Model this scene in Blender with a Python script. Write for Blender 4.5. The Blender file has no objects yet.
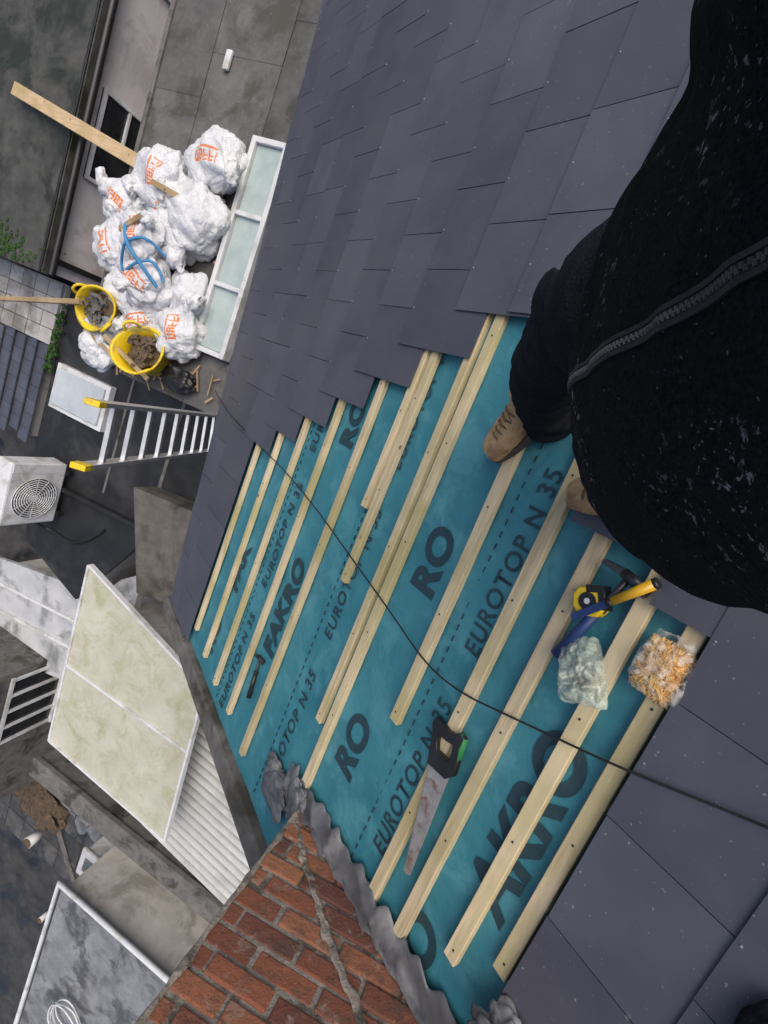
import bpy, bmesh, math, random
from mathutils import Vector, Matrix, noise
from mathutils.bvhtree import BVHTree
random.seed(7)
scene=bpy.context.scene
col=bpy.context.collection
scene.view_settings.view_transform='Standard'
scene.view_settings.look='None'
scene.view_settings.exposure=0

# ------------------------------------------------------------------ helpers
def link(o,parent=None):
    col.objects.link(o)
    if parent: o.parent=parent
    return o
def empty(name,loc=(0,0,0)):
    e=bpy.data.objects.new(name,None); e.empty_display_size=.2
    col.objects.link(e); return e
def newmat(name):
    m=bpy.data.materials.new(name); m.use_nodes=True
    nt=m.node_tree; b=nt.nodes['Principled BSDF']; return m,nt,b
def N(nt,t,**k):
    n=nt.nodes.new(t)
    for a,v in k.items(): setattr(n,a,v)
    return n
def ramp(nt,fac,stops):
    r=N(nt,'ShaderNodeValToRGB'); e=r.color_ramp.elements
    while len(e)<len(stops): e.new(.5)
    for i,(p,c) in enumerate(stops):
        e[i].position=p; e[i].color=(c[0],c[1],c[2],1) if hasattr(c,'__len__') else (c,c,c,1)
    nt.links.new(fac,r.inputs[0]); return r.outputs[0]
def noi(nt,co,scale,detail=4,rough=.6,dist=0):
    n=N(nt,'ShaderNodeTexNoise'); n.inputs['Scale'].default_value=scale; n.inputs['Detail'].default_value=detail
    n.inputs['Roughness'].default_value=rough; n.inputs['Distortion'].default_value=dist
    nt.links.new(co,n.inputs['Vector']); return n.outputs['Fac']
def mixc(nt,fac,a,b,mode='MIX'):
    m=N(nt,'ShaderNodeMix',data_type='RGBA',blend_type=mode)
    for s,v in ((m.inputs[0],fac),(m.inputs[6],a),(m.inputs[7],b)):
        if isinstance(v,(int,float)): s.default_value=v
        elif isinstance(v,tuple): s.default_value=(v[0],v[1],v[2],1)
        else: nt.links.new(v,s)
    return m.outputs[2]
def coords(nt,scale=(1,1,1)):
    t=N(nt,'ShaderNodeTexCoord'); mp=N(nt,'ShaderNodeMapping'); mp.inputs['Scale'].default_value=scale
    nt.links.new(t.outputs['Object'],mp.inputs[0]); return mp.outputs[0]
def mat(name,c1,c2,scale=6,rough=.7,bump=.3,bscale=60,stain=None,sscale=1.2,slo=.5,shi=.62,tint=False,metal=0,bdist=.004,stretch=(1,1,1),rough2=None,spec=.5,tintamt=.3,specks=None):
    m,nt,b=newmat(name); co=coords(nt,stretch)
    f=noi(nt,co,scale,4,.62)
    c=ramp(nt,f,[(.32,c1),(.68,c2)])
    if stain:
        sf=ramp(nt,noi(nt,co,sscale,5,.65,.4),[(slo,0.),(shi,1.)])
        c=mixc(nt,sf,c,stain)
        if rough2 is not None:
            mr=N(nt,'ShaderNodeMapRange'); nt.links.new(sf,mr.inputs[0]); mr.inputs[3].default_value=rough; mr.inputs[4].default_value=rough2
            nt.links.new(mr.outputs[0],b.inputs['Roughness'])
    if specks:
        sp=ramp(nt,noi(nt,co,specks[0],2,.6),[(specks[1],0.),(specks[1]+.03,.6)]); c=mixc(nt,sp,c,specks[2])
    if tint:
        a=N(nt,'ShaderNodeAttribute',attribute_name='tint')
        mr=N(nt,'ShaderNodeMapRange'); nt.links.new(a.outputs['Fac'],mr.inputs[0]); mr.inputs[3].default_value=1-tintamt; mr.inputs[4].default_value=1+tintamt
        hv=N(nt,'ShaderNodeHueSaturation'); nt.links.new(c,hv.inputs['Color']); nt.links.new(mr.outputs[0],hv.inputs['Value']); c=hv.outputs[0]
    nt.links.new(c,b.inputs['Base Color'])
    if not (stain and rough2 is not None): b.inputs['Roughness'].default_value=rough
    b.inputs['Metallic'].default_value=metal
    b.inputs['Specular IOR Level'].default_value=spec
    if bump:
        bp=N(nt,'ShaderNodeBump'); bp.inputs['Strength'].default_value=bump; bp.inputs['Distance'].default_value=bdist
        nt.links.new(noi(nt,co,bscale,4,.6),bp.inputs['Height']); nt.links.new(bp.outputs[0],b.inputs['Normal'])
    return m

class MB:
    def __init__(s): s.v=[]; s.f=[]; s.t=[]
    def hexa(s,c,t=.5):
        o=len(s.v); s.v+= [tuple(p) for p in c]
        for q in ((3,2,1,0),(4,5,6,7),(0,1,5,4),(1,2,6,5),(2,3,7,6),(3,0,4,7)):
            s.f.append(tuple(o+i for i in q)); s.t.append(t)
    def box(s,x0,x1,y0,y1,z0,z1,t=.5,fn=None):
        c=[(x0,y0,z0),(x1,y0,z0),(x1,y1,z0),(x0,y1,z0),(x0,y0,z1),(x1,y0,z1),(x1,y1,z1),(x0,y1,z1)]
        if fn: c=[fn(*p) for p in c]
        s.hexa(c,t)
    def build(s,name,m,parent=None,bevel=0,smooth=False):
        me=bpy.data.meshes.new(name); me.from_pydata(s.v,[],s.f)
        a=me.attributes.new('tint','FLOAT','FACE'); a.data.foreach_set('value',s.t)
        me.materials.append(m); me.update()
        bm=bmesh.new(); bm.from_mesh(me); bmesh.ops.recalc_face_normals(bm,faces=bm.faces); bm.to_mesh(me); bm.free()
        o=bpy.data.objects.new(name,me); link(o,parent)
        if bevel:
            b=o.modifiers.new('b','BEVEL'); b.width=bevel; b.segments=2; b.limit_method='ANGLE'
        if smooth: me.shade_smooth()
        return o
def box(name,x0,x1,y0,y1,z0,z1,m,parent=None,bevel=.006,fn=None):
    b=MB(); b.box(x0,x1,y0,y1,z0,z1,.5,fn); return b.build(name,m,parent,bevel)
def prism(name,pts,z0,z1,m,parent=None,bevel=.008):
    n=len(pts); v=[(x,y,z0) for x,y in pts]+[(x,y,z1) for x,y in pts]
    f=[tuple(reversed(range(n))),tuple(range(n,2*n))]+[(i,(i+1)%n,n+(i+1)%n,n+i) for i in range(n)]
    me=bpy.data.meshes.new(name); me.from_pydata(v,[],f); me.materials.append(m)
    bm=bmesh.new(); bm.from_mesh(me); bmesh.ops.recalc_face_normals(bm,faces=bm.faces); bm.to_mesh(me); bm.free()
    o=bpy.data.objects.new(name,me); link(o,parent)
    if bevel:
        b=o.modifiers.new('b','BEVEL'); b.width=bevel; b.segments=2; b.limit_method='ANGLE'
    return o
def wire(name,pts,r,m,parent=None,cyc=False,smooth=True,res=6):
    cu=bpy.data.curves.new(name,'CURVE'); cu.dimensions='3D'; cu.bevel_depth=r; cu.bevel_resolution=3; cu.use_fill_caps=True
    if smooth:
        sp=cu.splines.new('NURBS'); sp.points.add(len(pts)-1)
        for p,c in zip(sp.points,pts): p.co=(*c,1)
        sp.order_u=3; sp.use_endpoint_u=True; sp.resolution_u=res; sp.use_cyclic_u=cyc
    else:
        sp=cu.splines.new('POLY'); sp.points.add(len(pts)-1)
        for p,c in zip(sp.points,pts): p.co=(*c,1)
        sp.use_cyclic_u=cyc
    tmp=bpy.data.objects.new(name,cu); col.objects.link(tmp)
    dg=bpy.context.evaluated_depsgraph_get(); me=bpy.data.meshes.new_from_object(tmp.evaluated_get(dg)); 
    bpy.data.objects.remove(tmp); me.materials.clear(); me.materials.append(m)
    o=bpy.data.objects.new(name,me); me.shade_smooth(); return link(o,parent)
CS,SN=.8192,.5736
def RP(s,y,h=0): return (CS*s+SN*h, y, 6.4-SN*s+CS*h)

# ------------------------------------------------------------------ materials
M={}
M['slate']=mat('slate',(.062,.066,.090),(.080,.085,.113),4,.40,.3,70,stain=(.106,.105,.126),sscale=1.1,slo=.42,shi=.75,tint=True,tintamt=.13,bdist=.002,specks=(85,.70,(.3,.3,.31)))
M['teal']=mat('membrane',(.028,.178,.228),(.045,.22,.275),3,.6,.6,12,stain=(.065,.25,.305),sscale=5,bdist=.014)
M['ink']=mat('ink',(.014,.042,.060),(.020,.056,.075),30,.6,0)
M['wall']=mat('render',(.42,.40,.37),(.55,.52,.48),3,.85,.3,80,stain=(.3,.28,.25))
M['pink']=mat('painted_render',(.60,.55,.55),(.69,.65,.65),2,.8,.2,60,stain=(.48,.44,.43),sscale=1.5)
M['felt']=mat('roof_felt',(.080,.078,.076),(.135,.13,.126),4,.75,.5,120,stain=(.06,.057,.048),sscale=1.6,tint=True,tintamt=.2,specks=(40,.68,(.2,.2,.19)))
M['darkfelt']=mat('wet_felt',(.012,.013,.015),(.026,.027,.029),3,.55,.3,90,stain=(.045,.045,.047),sscale=.9,rough2=.3,spec=.35)
M['conc']=mat('concrete',(.10,.095,.09),(.18,.17,.155),5,.85,.6,50,stain=(.05,.046,.038),sscale=2.5)
M['mossconc']=mat('mossy_concrete',(.035,.035,.032),(.075,.075,.068),4,.7,.5,50,stain=(.018,.022,.012),sscale=1.4,rough2=.45)
M['wetgr']=mat('wet_concrete',(.022,.021,.020),(.068,.064,.058),2,.6,.5,40,stain=(.012,.012,.012),sscale=.7,rough2=.15,spec=.45)
M['white']=mat('white_upvc',(.62,.63,.64),(.7,.71,.72),4,.35,.05,60,stain=(.48,.48,.45),sscale=3)
M['whiteroof']=mat('white_roof_coating',(.40,.42,.44),(.55,.56,.57),2,.55,.3,40,stain=(.22,.23,.23),sscale=1.3)
M['black']=mat('black_plastic',(.01,.01,.011),(.02,.02,.021),8,.4,.1,60)
M['alu']=mat('aluminium',(.55,.56,.58),(.68,.69,.7),12,.38,.1,90,metal=.75)
M['yellow']=mat('yellow_plastic',(.72,.50,.01),(.82,.6,.02),5,.45,.15,40,stain=(.4,.3,.06),sscale=6)
M['lead']=mat('lead',(.075,.078,.09),(.155,.16,.175),9,.5,.5,30,stain=(.23,.23,.235),sscale=5,metal=.2)
M['mortar']=mat('mortar',(.20,.18,.155),(.32,.285,.25),14,.95,1.0,60,stain=(.10,.085,.07),sscale=8,bdist=.01)
M['glass']=mat('obscure_glass',(.36,.44,.43),(.47,.55,.54),4,.25,.2,50)
M['darkglass']=mat('dark_glass',(.01,.012,.014),(.03,.033,.036),3,.08,0)
M['green']=mat('moss',(.015,.045,.008),(.04,.10,.015),20,.9,1,80,bdist=.02)
M['steel']=mat('steel',(.34,.32,.31),(.50,.48,.46),20,.4,.2,100,metal=.5,stain=(.24,.12,.08),sscale=18,slo=.52,shi=.7)
M['dsteel']=mat('dark_steel',(.03,.032,.04),(.09,.09,.1),20,.4,.2,100,metal=.6)
M['blue']=mat('blue_grip',(.012,.035,.12),(.02,.05,.18),20,.5,.2,80)
M['bluestrap']=mat('blue_strap',(.04,.2,.42),(.07,.27,.5),20,.7,.2,80)
M['red']=mat('red_plastic',(.4,.02,.02),(.5,.04,.03),20,.5,.1,80)
M['tarp']=mat('grey_tarp',(.15,.155,.165),(.26,.27,.28),3,.45,.5,12,stain=(.08,.08,.08),sscale=2,bdist=.02)
M['copper']=mat('copper_nails',(.70,.35,.07),(.98,.70,.28),60,.4,.5,90,metal=.15)
M['skin']=mat('skin',(.5,.27,.19),(.6,.34,.25),8,.5,.2,80)
M['hair']=mat('hair',(.03,.02,.012),(.07,.045,.03),40,.6,.6,90)
M['eye']=mat('eye',(.7,.7,.68),(.75,.74,.72),5,.2,0)
M['rubber']=mat('rubber',(.05,.04,.03),(.09,.075,.06),20,.8,.4,80)
M['lace']=mat('boot_lace',(.12,.07,.035),(.2,.13,.07),40,.9,.3,200)
M['rust']=mat('rubble',(.05,.035,.022),(.16,.11,.07),12,.9,1,50,bdist=.02)

def corrmat():
    m,nt,b=newmat('corrugated_sheeting'); co=coords(nt)
    c=ramp(nt,noi(nt,co,3,4),[(.3,(.48,.49,.49)),(.7,(.62,.63,.62))])
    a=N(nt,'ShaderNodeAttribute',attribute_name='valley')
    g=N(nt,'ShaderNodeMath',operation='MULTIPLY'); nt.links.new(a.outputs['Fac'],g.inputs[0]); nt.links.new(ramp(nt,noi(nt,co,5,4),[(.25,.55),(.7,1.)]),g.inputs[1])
    c=mixc(nt,g.outputs[0],c,(.17,.17,.16))  # patchy valley grime that doubles as painted-in shade, so the ridges show
    s=ramp(nt,noi(nt,co,1.8,5),[(.52,0.),(.68,.6)]); c=mixc(nt,s,c,(.30,.30,.27))
    nt.links.new(c,b.inputs['Base Color']); b.inputs['Roughness'].default_value=.55
    return m
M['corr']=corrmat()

def wood(name,c1,c2,axis):
    m,nt,b=newmat(name)
    st=[14,14,14]; st[axis]=1.0
    co=coords(nt,tuple(st)); f=noi(nt,co,3.0,5,.6,.6)
    c=ramp(nt,f,[(.3,c1),(.5,c2),(.72,(c2[0]*1.12,c2[1]*1.1,c2[2]*1.05))])
    co2=coords(nt,(1,1,1))
    big=ramp(nt,noi(nt,co2,2.3,3),[(.42,0.),(.62,1.)])
    c=mixc(nt,big,c,(c1[0]*1.02,c1[1]*1.12,c1[2]*1.0))
    v=N(nt,'ShaderNodeTexVoronoi'); v.inputs['Scale'].default_value=5.5; nt.links.new(co2,v.inputs['Vector'])
    kn=ramp(nt,v.outputs['Distance'],[(.045,(.16,.07,.02)),(.085,(1,1,1))])
    c=mixc(nt,.85,c,kn,'MULTIPLY')
    a=N(nt,'ShaderNodeAttribute',attribute_name='tint')
    mr=N(nt,'ShaderNodeMapRange'); nt.links.new(a.outputs['Fac'],mr.inputs[0]); mr.inputs[3].default_value=.82; mr.inputs[4].default_value=1.12
    hv=N(nt,'ShaderNodeHueSaturation'); nt.links.new(c,hv.inputs['Color']); nt.links.new(mr.outputs[0],hv.inputs['Value'])
    nt.links.new(hv.outputs[0],b.inputs['Base Color']); b.inputs['Roughness'].default_value=.75
    bp=N(nt,'ShaderNodeBump'); bp.inputs['Strength'].default_value=.4; bp.inputs['Distance'].default_value=.003
    nt.links.new(f,bp.inputs['Height']); nt.links.new(bp.outputs[0],b.inputs['Normal'])
    return m
M['batten']=wood('batten_timber',(.46,.36,.20),(.66,.55,.36),1)
M['timber']=wood('scrap_timber',(.30,.20,.11),(.45,.33,.2),0)

def brickmat():
    m,nt,b=newmat('brick'); co=coords(nt)
    a=N(nt,'ShaderNodeAttribute',attribute_name='tint')
    base=ramp(nt,a.outputs['Fac'],[(0,(.13,.045,.035)),(.3,(.24,.075,.042)),(.7,(.34,.11,.055)),(1,(.40,.17,.09))])
    f=noi(nt,co,28,5,.7); c=mixc(nt,ramp(nt,f,[(.35,.0),(.75,.7)]),base,(.17,.09,.07))
    g=ramp(nt,noi(nt,co,7,5,.7,.5),[(.50,0.),(.68,.8)]); c=mixc(nt,g,c,(.075,.06,.05))
    g2=ramp(nt,noi(nt,co,16,4,.7,.8),[(.58,0.),(.7,.6)]); c=mixc(nt,g2,c,(.36,.30,.25))
    nt.links.new(c,b.inputs['Base Color']); b.inputs['Roughness'].default_value=.9
    bp=N(nt,'ShaderNodeBump'); bp.inputs['Strength'].default_value=1; bp.inputs['Distance'].default_value=.012
    nt.links.new(noi(nt,co,38,6,.75),bp.inputs['Height']); nt.links.new(bp.outputs[0],b.inputs['Normal'])
    return m
M['brick']=brickmat()

def bagmat():
    m,nt,b=newmat('rubble_sack'); co=coords(nt)
    c=ramp(nt,noi(nt,co,3,4),[(.3,(.60,.61,.64)),(.7,(.76,.77,.79))])
    g=ramp(nt,noi(nt,co,4,5,.7),[(.55,0.),(.72,.55)]); c=mixc(nt,g,c,(.38,.36,.33))
    sx=N(nt,'ShaderNodeSeparateXYZ'); nt.links.new(co,sx.inputs[0])
    def mth(op,a,c2):
        e=N(nt,'ShaderNodeMath',operation=op)
        for i,q in enumerate((a,c2)):
            if isinstance(q,(int,float)): e.inputs[i].default_value=q
            else: nt.links.new(q,e.inputs[i])
        return e.outputs[0]
    def band(out,lo,hi): return mth('MULTIPLY',mth('GREATER_THAN',out,lo),mth('LESS_THAN',out,hi))
    zone=mth('MULTIPLY',band(sx.outputs[0],-.06,.10),mth('MULTIPLY',band(sx.outputs[1],-.14,.15),band(sx.outputs[2],.0,1)))
    # one line of tall block capitals (varied stroke pattern) above a solid printed bar
    idn=mth('FLOOR',mth('MULTIPLY',sx.outputs[1],15.0),0)
    rnd=mth('FRACT',mth('MULTIPLY',mth('SINE',mth('MULTIPLY',idn,12.9),0),43.7),0)
    fy=mth('FRACT',mth('MULTIPLY',sx.outputs[1],15.0),0)
    tall=band(sx.outputs[0],-.01,.09); barz=band(sx.outputs[0],-.05,-.028)
    left=band(fy,.05,.38); right=mth('MULTIPLY',band(fy,.62,.92),mth('GREATER_THAN',rnd,.35))
    topb=mth('MULTIPLY',band(fy,.05,.92),band(sx.outputs[0],.066,.09)); mid=mth('MULTIPLY',mth('MULTIPLY',band(fy,.05,.92),band(sx.outputs[0],.03,.048)),mth('LESS_THAN',rnd,.7)); bot=mth('MULTIPLY',mth('MULTIPLY',band(fy,.05,.92),band(sx.outputs[0],-.01,.01)),mth('GREATER_THAN',rnd,.5))
    letters=mth('MULTIPLY',tall,mth('MAXIMUM',mth('MAXIMUM',left,right),mth('MAXIMUM',topb,mth('MAXIMUM',mid,bot))))
    dirt=ramp(nt,noi(nt,co,26,3),[(.36,.1),(.43,1.)])
    oi=N(nt,'ShaderNodeObjectInfo')
    fac=mth('MULTIPLY',mth('MULTIPLY',zone,mth('GREATER_THAN',oi.outputs['Random'],.42)),mth('MULTIPLY',mth('MAXIMUM',letters,barz),dirt))
    c=mixc(nt,fac,c,(.76,.22,.06))
    nt.links.new(c,b.inputs['Base Color']); b.inputs['Roughness'].default_value=.45
    bp=N(nt,'ShaderNodeBump'); bp.inputs['Strength'].default_value=.9; bp.inputs['Distance'].default_value=.03
    nt.links.new(noi(nt,co,12,4,.6,1.4),bp.inputs['Height']); nt.links.new(bp.outputs[0],b.inputs['Normal'])
    return m
M['bag']=bagmat()

def polymat():
    m,nt,b=newmat('weathered_plastic_panel'); co=coords(nt)
    c=ramp(nt,noi(nt,co,2,4),[(.3,(.45,.44,.34)),(.7,(.56,.55,.45))])
    g=ramp(nt,noi(nt,co,2.6,8,.8,.6),[(.48,0.),(.66,.8)]); c=mixc(nt,g,c,(.35,.33,.17))
    g=ramp(nt,noi(nt,co,30,4,.8),[(.55,0.),(.7,.4)]); c=mixc(nt,g,c,(.25,.25,.15))
    nt.links.new(c,b.inputs['Base Color']); b.inputs['Roughness'].default_value=.4
    return m
M['poly']=polymat()

def fleece(name,c,specks=True,bs=350,bd=.004):
    m,nt,b=newmat(name); co=coords(nt)
    f=noi(nt,co,bs*.45,3,.8)
    cc=ramp(nt,f,[(.35,tuple(x*.45 for x in c)),(.7,tuple(x*1.9 for x in c))])
    if specks:
        s=ramp(nt,noi(nt,co,70,3,.75,.3),[(.59,0.),(.64,1.)])
        z=ramp(nt,noi(nt,co,5.5,3,.6),[(.54,0.),(.66,.8)])
        mm=N(nt,'ShaderNodeMath',operation='MULTIPLY'); nt.links.new(s,mm.inputs[0]); nt.links.new(z,mm.inputs[1])
        cc=mixc(nt,mm.outputs[0],cc,(.34,.34,.35))
        s2=ramp(nt,noi(nt,co,170,1,.5),[(.74,0.),(.77,.5)]); cc=mixc(nt,s2,cc,(.25,.25,.27))
    nt.links.new(cc,b.inputs['Base Color']); b.inputs['Roughness'].default_value=.95; b.inputs['Specular IOR Level'].default_value=.10
    bp=N(nt,'ShaderNodeBump'); bp.inputs['Strength'].default_value=.9; bp.inputs['Distance'].default_value=bd
    nt.links.new(f,bp.inputs['Height']); nt.links.new(bp.outputs[0],b.inputs['Normal'])
    return m
M['fleece']=fleece('black_fleece',(.0100,.0100,.0120),bs=420,bd=.005)
M['trouser']=fleece('work_trousers',(.017,.018,.023),False,700,.001)
M['suede']=mat('tan_suede',(.42,.25,.12),(.58,.39,.20),25,.9,.5,140,stain=(.30,.18,.09),sscale=14)

# ------------------------------------------------------------------ house
house=empty('terraced_house')
def eave(y): y=max(-4.5,min(2.2,y)); return 3.2-.173*y
mb=MB()
ys=[-9,-6.5,-4.5,-3,-1.5,0,1.2,2.16]
for a,b in zip(ys[:-1],ys[1:]):
    c=[]
    for h in (-.14,-.012):
        c+= [RP(-3.2,a,h),RP(eave(a)-.06,a,h),RP(eave(b)-.06,b,h),RP(-3.2,b,h)]
    mb.hexa(c)
mb.build('roof_deck',M['darkfelt'],house)
rx,rz=CS*-3.2,6.4+SN*3.2
mb=MB(); mb.hexa([(rx-3.6,-9,rz-2.6),(rx-.01,-9,rz-.06),(rx-.01,2.16,rz-.06),(rx-3.6,2.16,rz-2.6),(rx-3.6,-9,rz-2.5),(rx-.01,-9,rz+.05),(rx-.01,2.16,rz+.05),(rx-3.6,2.16,rz-2.5)])
mb.build('rear_roof_slope',M['slate'],house)
wire('ridge_tiles',[(rx,-9,rz+.06),(rx,2.2,rz+.06)],.11,M['slate'],house,smooth=False)
box('rear_wall',2.2,2.42,-9,2.2,0,4.6,M['wall'],house)
prism_pts=[(2.42,0),(2.42,4.6),(0,6.2),(rx,rz-.2),(rx-3.4,rz-2.7),(rx-3.4,0)]
me=bpy.data.meshes.new('gable_wall')
v=[(x,2.17,z) for x,z in prism_pts]+[(x,2.3,z) for x,z in prism_pts]; n=len(prism_pts)
f=[tuple(range(n)),tuple(reversed(range(n,2*n)))]+[(i,n+i,n+(i+1)%n,(i+1)%n) for i in range(n)]
me.from_pydata(v,[],f); me.materials.append(M['wall']); bm=bmesh.new(); bm.from_mesh(me); bmesh.ops.recalc_face_normals(bm,faces=bm.faces); bm.to_mesh(me); bm.free()
link(bpy.data.objects.new('gable_wall',me),house)
W=.33; L=.46; G=.285
mb=MB(); riv=MB()
def slate_course(tail,e0,ymin=-8.9,full=False):
    y1=e0
    if full:
        while y1<2.4: y1+=W
    while y1>ymin:
        g=random.uniform(.0010,.0022)
        ya,yb=y1-W+g,y1-g
        if full: yb=min(yb,2.13)
        if yb-ya>.05:
            s1=min(tail,eave(.5*(ya+yb)))
            s0=tail-L
            if s1-s0>.08:
                clip=s1<tail
                ta=s1 if clip else tail+random.uniform(-.0015,.0015)
                dh=random.uniform(0,.0014); tl=random.uniform(-.0008,.0008)
                t=random.random()
                ea=min(tail,eave(ya)) if clip else ta
                eb=min(tail,eave(yb)) if clip else ta+random.uniform(-.001,.001)
                ht=lambda s:.043+.013*(s-s0)/L
                c=[RP(s0,ya,.040),RP(ea,ya,ht(ea)+dh-.004),RP(eb,yb,ht(eb)+dh+tl-.004),RP(s0,yb,.040),
                   RP(s0,ya,.0435),RP(ea,ya,ht(ea)+dh),RP(eb,yb,ht(eb)+dh+tl),RP(s0,yb,.0435)]
                mb.hexa(c,t)
                ym=.5*(ya+yb); sr=ta-.012; h=ht(sr)+dh+.0003
                riv.box(sr-.002,sr+.002,ym-.002,ym+.002,h,h+.002,.5,RP)
        y1-=W
step={2.395:.54,2.11:.385,1.825:.22,1.54:.05,1.255:-.11,.97:-.28,.685:-.45,.40:-.46,.115:-.20,-.17:.10,-.455:.20}
slate_course(4.105,.705-.165,full=True)
for k,t in enumerate((3.82,3.535,3.25,2.965,2.68)): slate_course(t,.54+.165*(k%2),full=True)
for t,e in step.items(): slate_course(t,e)
t=-.60;k=1
while t>-3.1:
    slate_course(t,.20+.165*(k%2),full=True); t-=G; k+=1
mb.build('roof_slates',M['slate'],house)
riv.build('slate_rivets',M['alu'],house)
pts=[]
for y in [-9,-6.5,-4.5,-3,-1.5,0,1.2,2.2]:
    p=RP(eave(y)+.02,y,0); pts.append((p[0]+.03,y,p[2]-.09))
wire('eaves_gutter',pts,.045,M['black'],house,smooth=False)
me=bpy.data.meshes.new('membrane_drip'); v=[];f=[]
nn=160
for i in range(nn+1):
    y=-5+i*7.12/nn; e=eave(y)
    o=.010+.018*noise.noise(Vector((y*2.2,3,0)))+(.035 if y>.9 else 0)
    v+= [RP(e-.15,y,.035),RP(e+max(.0,o),y,.022)]
    if i: f.append((2*i-2,2*i-1,2*i+1,2*i))
me.from_pydata(v,[],f); me.materials.append(M['teal']); link(bpy.data.objects.new('membrane_drip',me),house)
box('verge_coping',0.45,2.95,2.165,2.30,-.03,.055,M['conc'],house,.01,fn=lambda s,y,h:RP(s,y,h))
box('upper_verge_coping',-3.2,-.95,2.165,2.30,-.03,.055,M['conc'],house,.01,fn=lambda s,y,h:RP(s,y,h))

# membrane
def mdisp(s,y):
    return .007*noise.noise(Vector((s*2.2,y*5,1)))+.004*noise.noise(Vector((s*7,y*9,4)))+.003*math.cos(y*2*math.pi/.42)
memb=empty('roofing_membrane')
def sheet(name,s0,s1,y0,y1,h,ns,ny):
    me=bpy.data.meshes.new(name); v=[];f=[]
    for i in range(ns+1):
        for j in range(ny+1):
            s=s0+(s1-s0)*i/ns; y=y0+(y1-y0)*j/ny
            v.append(RP(s,y,h+mdisp(s,y)))
            if i and j:
                a=i*(ny+1)+j; f.append((a-ny-2,a-1,a,a-ny-1))
    me.from_pydata(v,[],f); me.materials.append(M['teal']); me.shade_smooth(); link(bpy.data.objects.new(name,me),memb)
sheet('lower_sheet',.55,2.75,-1.2,2.16,.0,110,160)
sheet('upper_sheet',-.95,.66,-1.2,2.16,.0035,76,160)
def print_text(body,s,ystart,size,bold=.0,xs=1.0,h=.0075,space=1.05):
    cu=bpy.data.curves.new('print','FONT'); cu.body=body; cu.size=size; cu.offset=bold; cu.space_character=space
    tmp=bpy.data.objects.new('print',cu); col.objects.link(tmp)
    dg=bpy.context.evaluated_depsgraph_get(); me=bpy.data.meshes.new_from_object(tmp.evaluated_get(dg)); bpy.data.objects.remove(tmp)
    for v_ in me.vertices:
        yy=ystart-v_.co.x*xs; ss=s+v_.co.y
        v_.co=RP(ss,yy,h+mdisp(ss,yy)*.9)
    me.materials.clear(); me.materials.append(M['ink'])
    link(bpy.data.objects.new('print_lettering',me),memb)
dash=MB()
for s in (-.055,.69,1.44):
    y0={-.055:1.51,.69:1.95,1.44:2.10}[s]
    for i in range(-1,4):
        if y0-.86*i<2.4: print_text('EUROTOP N 35',s,y0-.86*i,.092,.0014,.95,space=1.14)
    y=2.1
    while y>-.9:
        q=s+.118
        dash.hexa([RP(q,y,.004),RP(q+.003,y,.004),RP(q+.003,y-.022,.004),RP(q,y-.022,.004),RP(q,y,.0095),RP(q+.003,y,.0095),RP(q+.003,y-.022,.0095),RP(q,y-.022,.0095)])
        y-=.045
dash.build('overlap_dashes',M['ink'],memb)
for body,s,y,size in (('AKRO',-.50,1.22,.20),('FAKRO',-.38,2.12,.19),('RO',.235,1.46,.18),('RO',.235,.60,.18),('R',.235,2.05,.18),('FAKRO',1.12,1.50,.17),('RO',1.12,.26,.17),('FAK',1.80,1.48,.17),('RO',1.84,1.98,.17)):
    print_text(body,s,y,size,.008,1.05)
# battens
bt=empty('timber_battens')
def batten(s,y0,y1,w=.038,i=0):
    b=MB(); t=random.random(); d=random.uniform(-.006,.006)
    n=10; bow=random.uniform(-.005,.005)
    P=[]
    for k in range(n+1):
        u=k/n; y=y0+(y1-y0)*u; sc=s+d*(1-2*u)+bow*4*u*(1-u); P.append((sc,y))
    for (a,ya),(c,yc) in zip(P[:-1],P[1:]):
        b.hexa([RP(a-w/2,ya,.006),RP(a+w/2,ya,.006),RP(c+w/2,yc,.006),RP(c-w/2,yc,.006),RP(a-w/2,ya,.034),RP(a+w/2,ya,.034),RP(c+w/2,yc,.034),RP(c-w/2,yc,.034)],t)
    o=b.build('batten_%d'%i,M['batten'],bt,0)
    bm=bmesh.new(); bm.from_mesh(o.data); bmesh.ops.remove_doubles(bm,verts=bm.verts,dist=1e-5)
    bmesh.ops.delete(bm,geom=[f for f in bm.faces if abs(f.normal.y)>.9 and 1e-3<(f.calc_center_median().y-y0)<(y1-y0)-1e-3],context='FACES_ONLY')
    bmesh.ops.recalc_face_normals(bm,faces=bm.faces); bm.to_mesh(o.data); bm.free()
    m_=o.modifiers.new('b','BEVEL'); m_.width=.002; m_.segments=1; m_.limit_method='ANGLE'
    return o
BL=[(2.17,-.2,2.0),(1.89,-.3,2.03),(1.61,-.4,2.04),(1.32,-.6,2.02),(1.02,-.7,2.05),(.80,-.5,.45),(.735,-.7,.80),(.53,-.7,1.40),(.45,-.8,1.76),(.14,-.8,1.06),(-.10,-.6,1.70),(-.26,-.5,1.64),(-.435,-.5,1.44),(-.565,-.5,1.30)]
nails=MB()
for i,(s,a,b) in enumerate(BL):
    batten(s,a,b,.045 if s<.5 else .042,i+1)
    y=b-.04
    while y>a:
        nails.box(s-.003,s+.003,y-.003,y+.003,.034,.0355,.5,RP); y-=.42
nails.build('batten_nails',M['dsteel'],bt)

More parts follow.
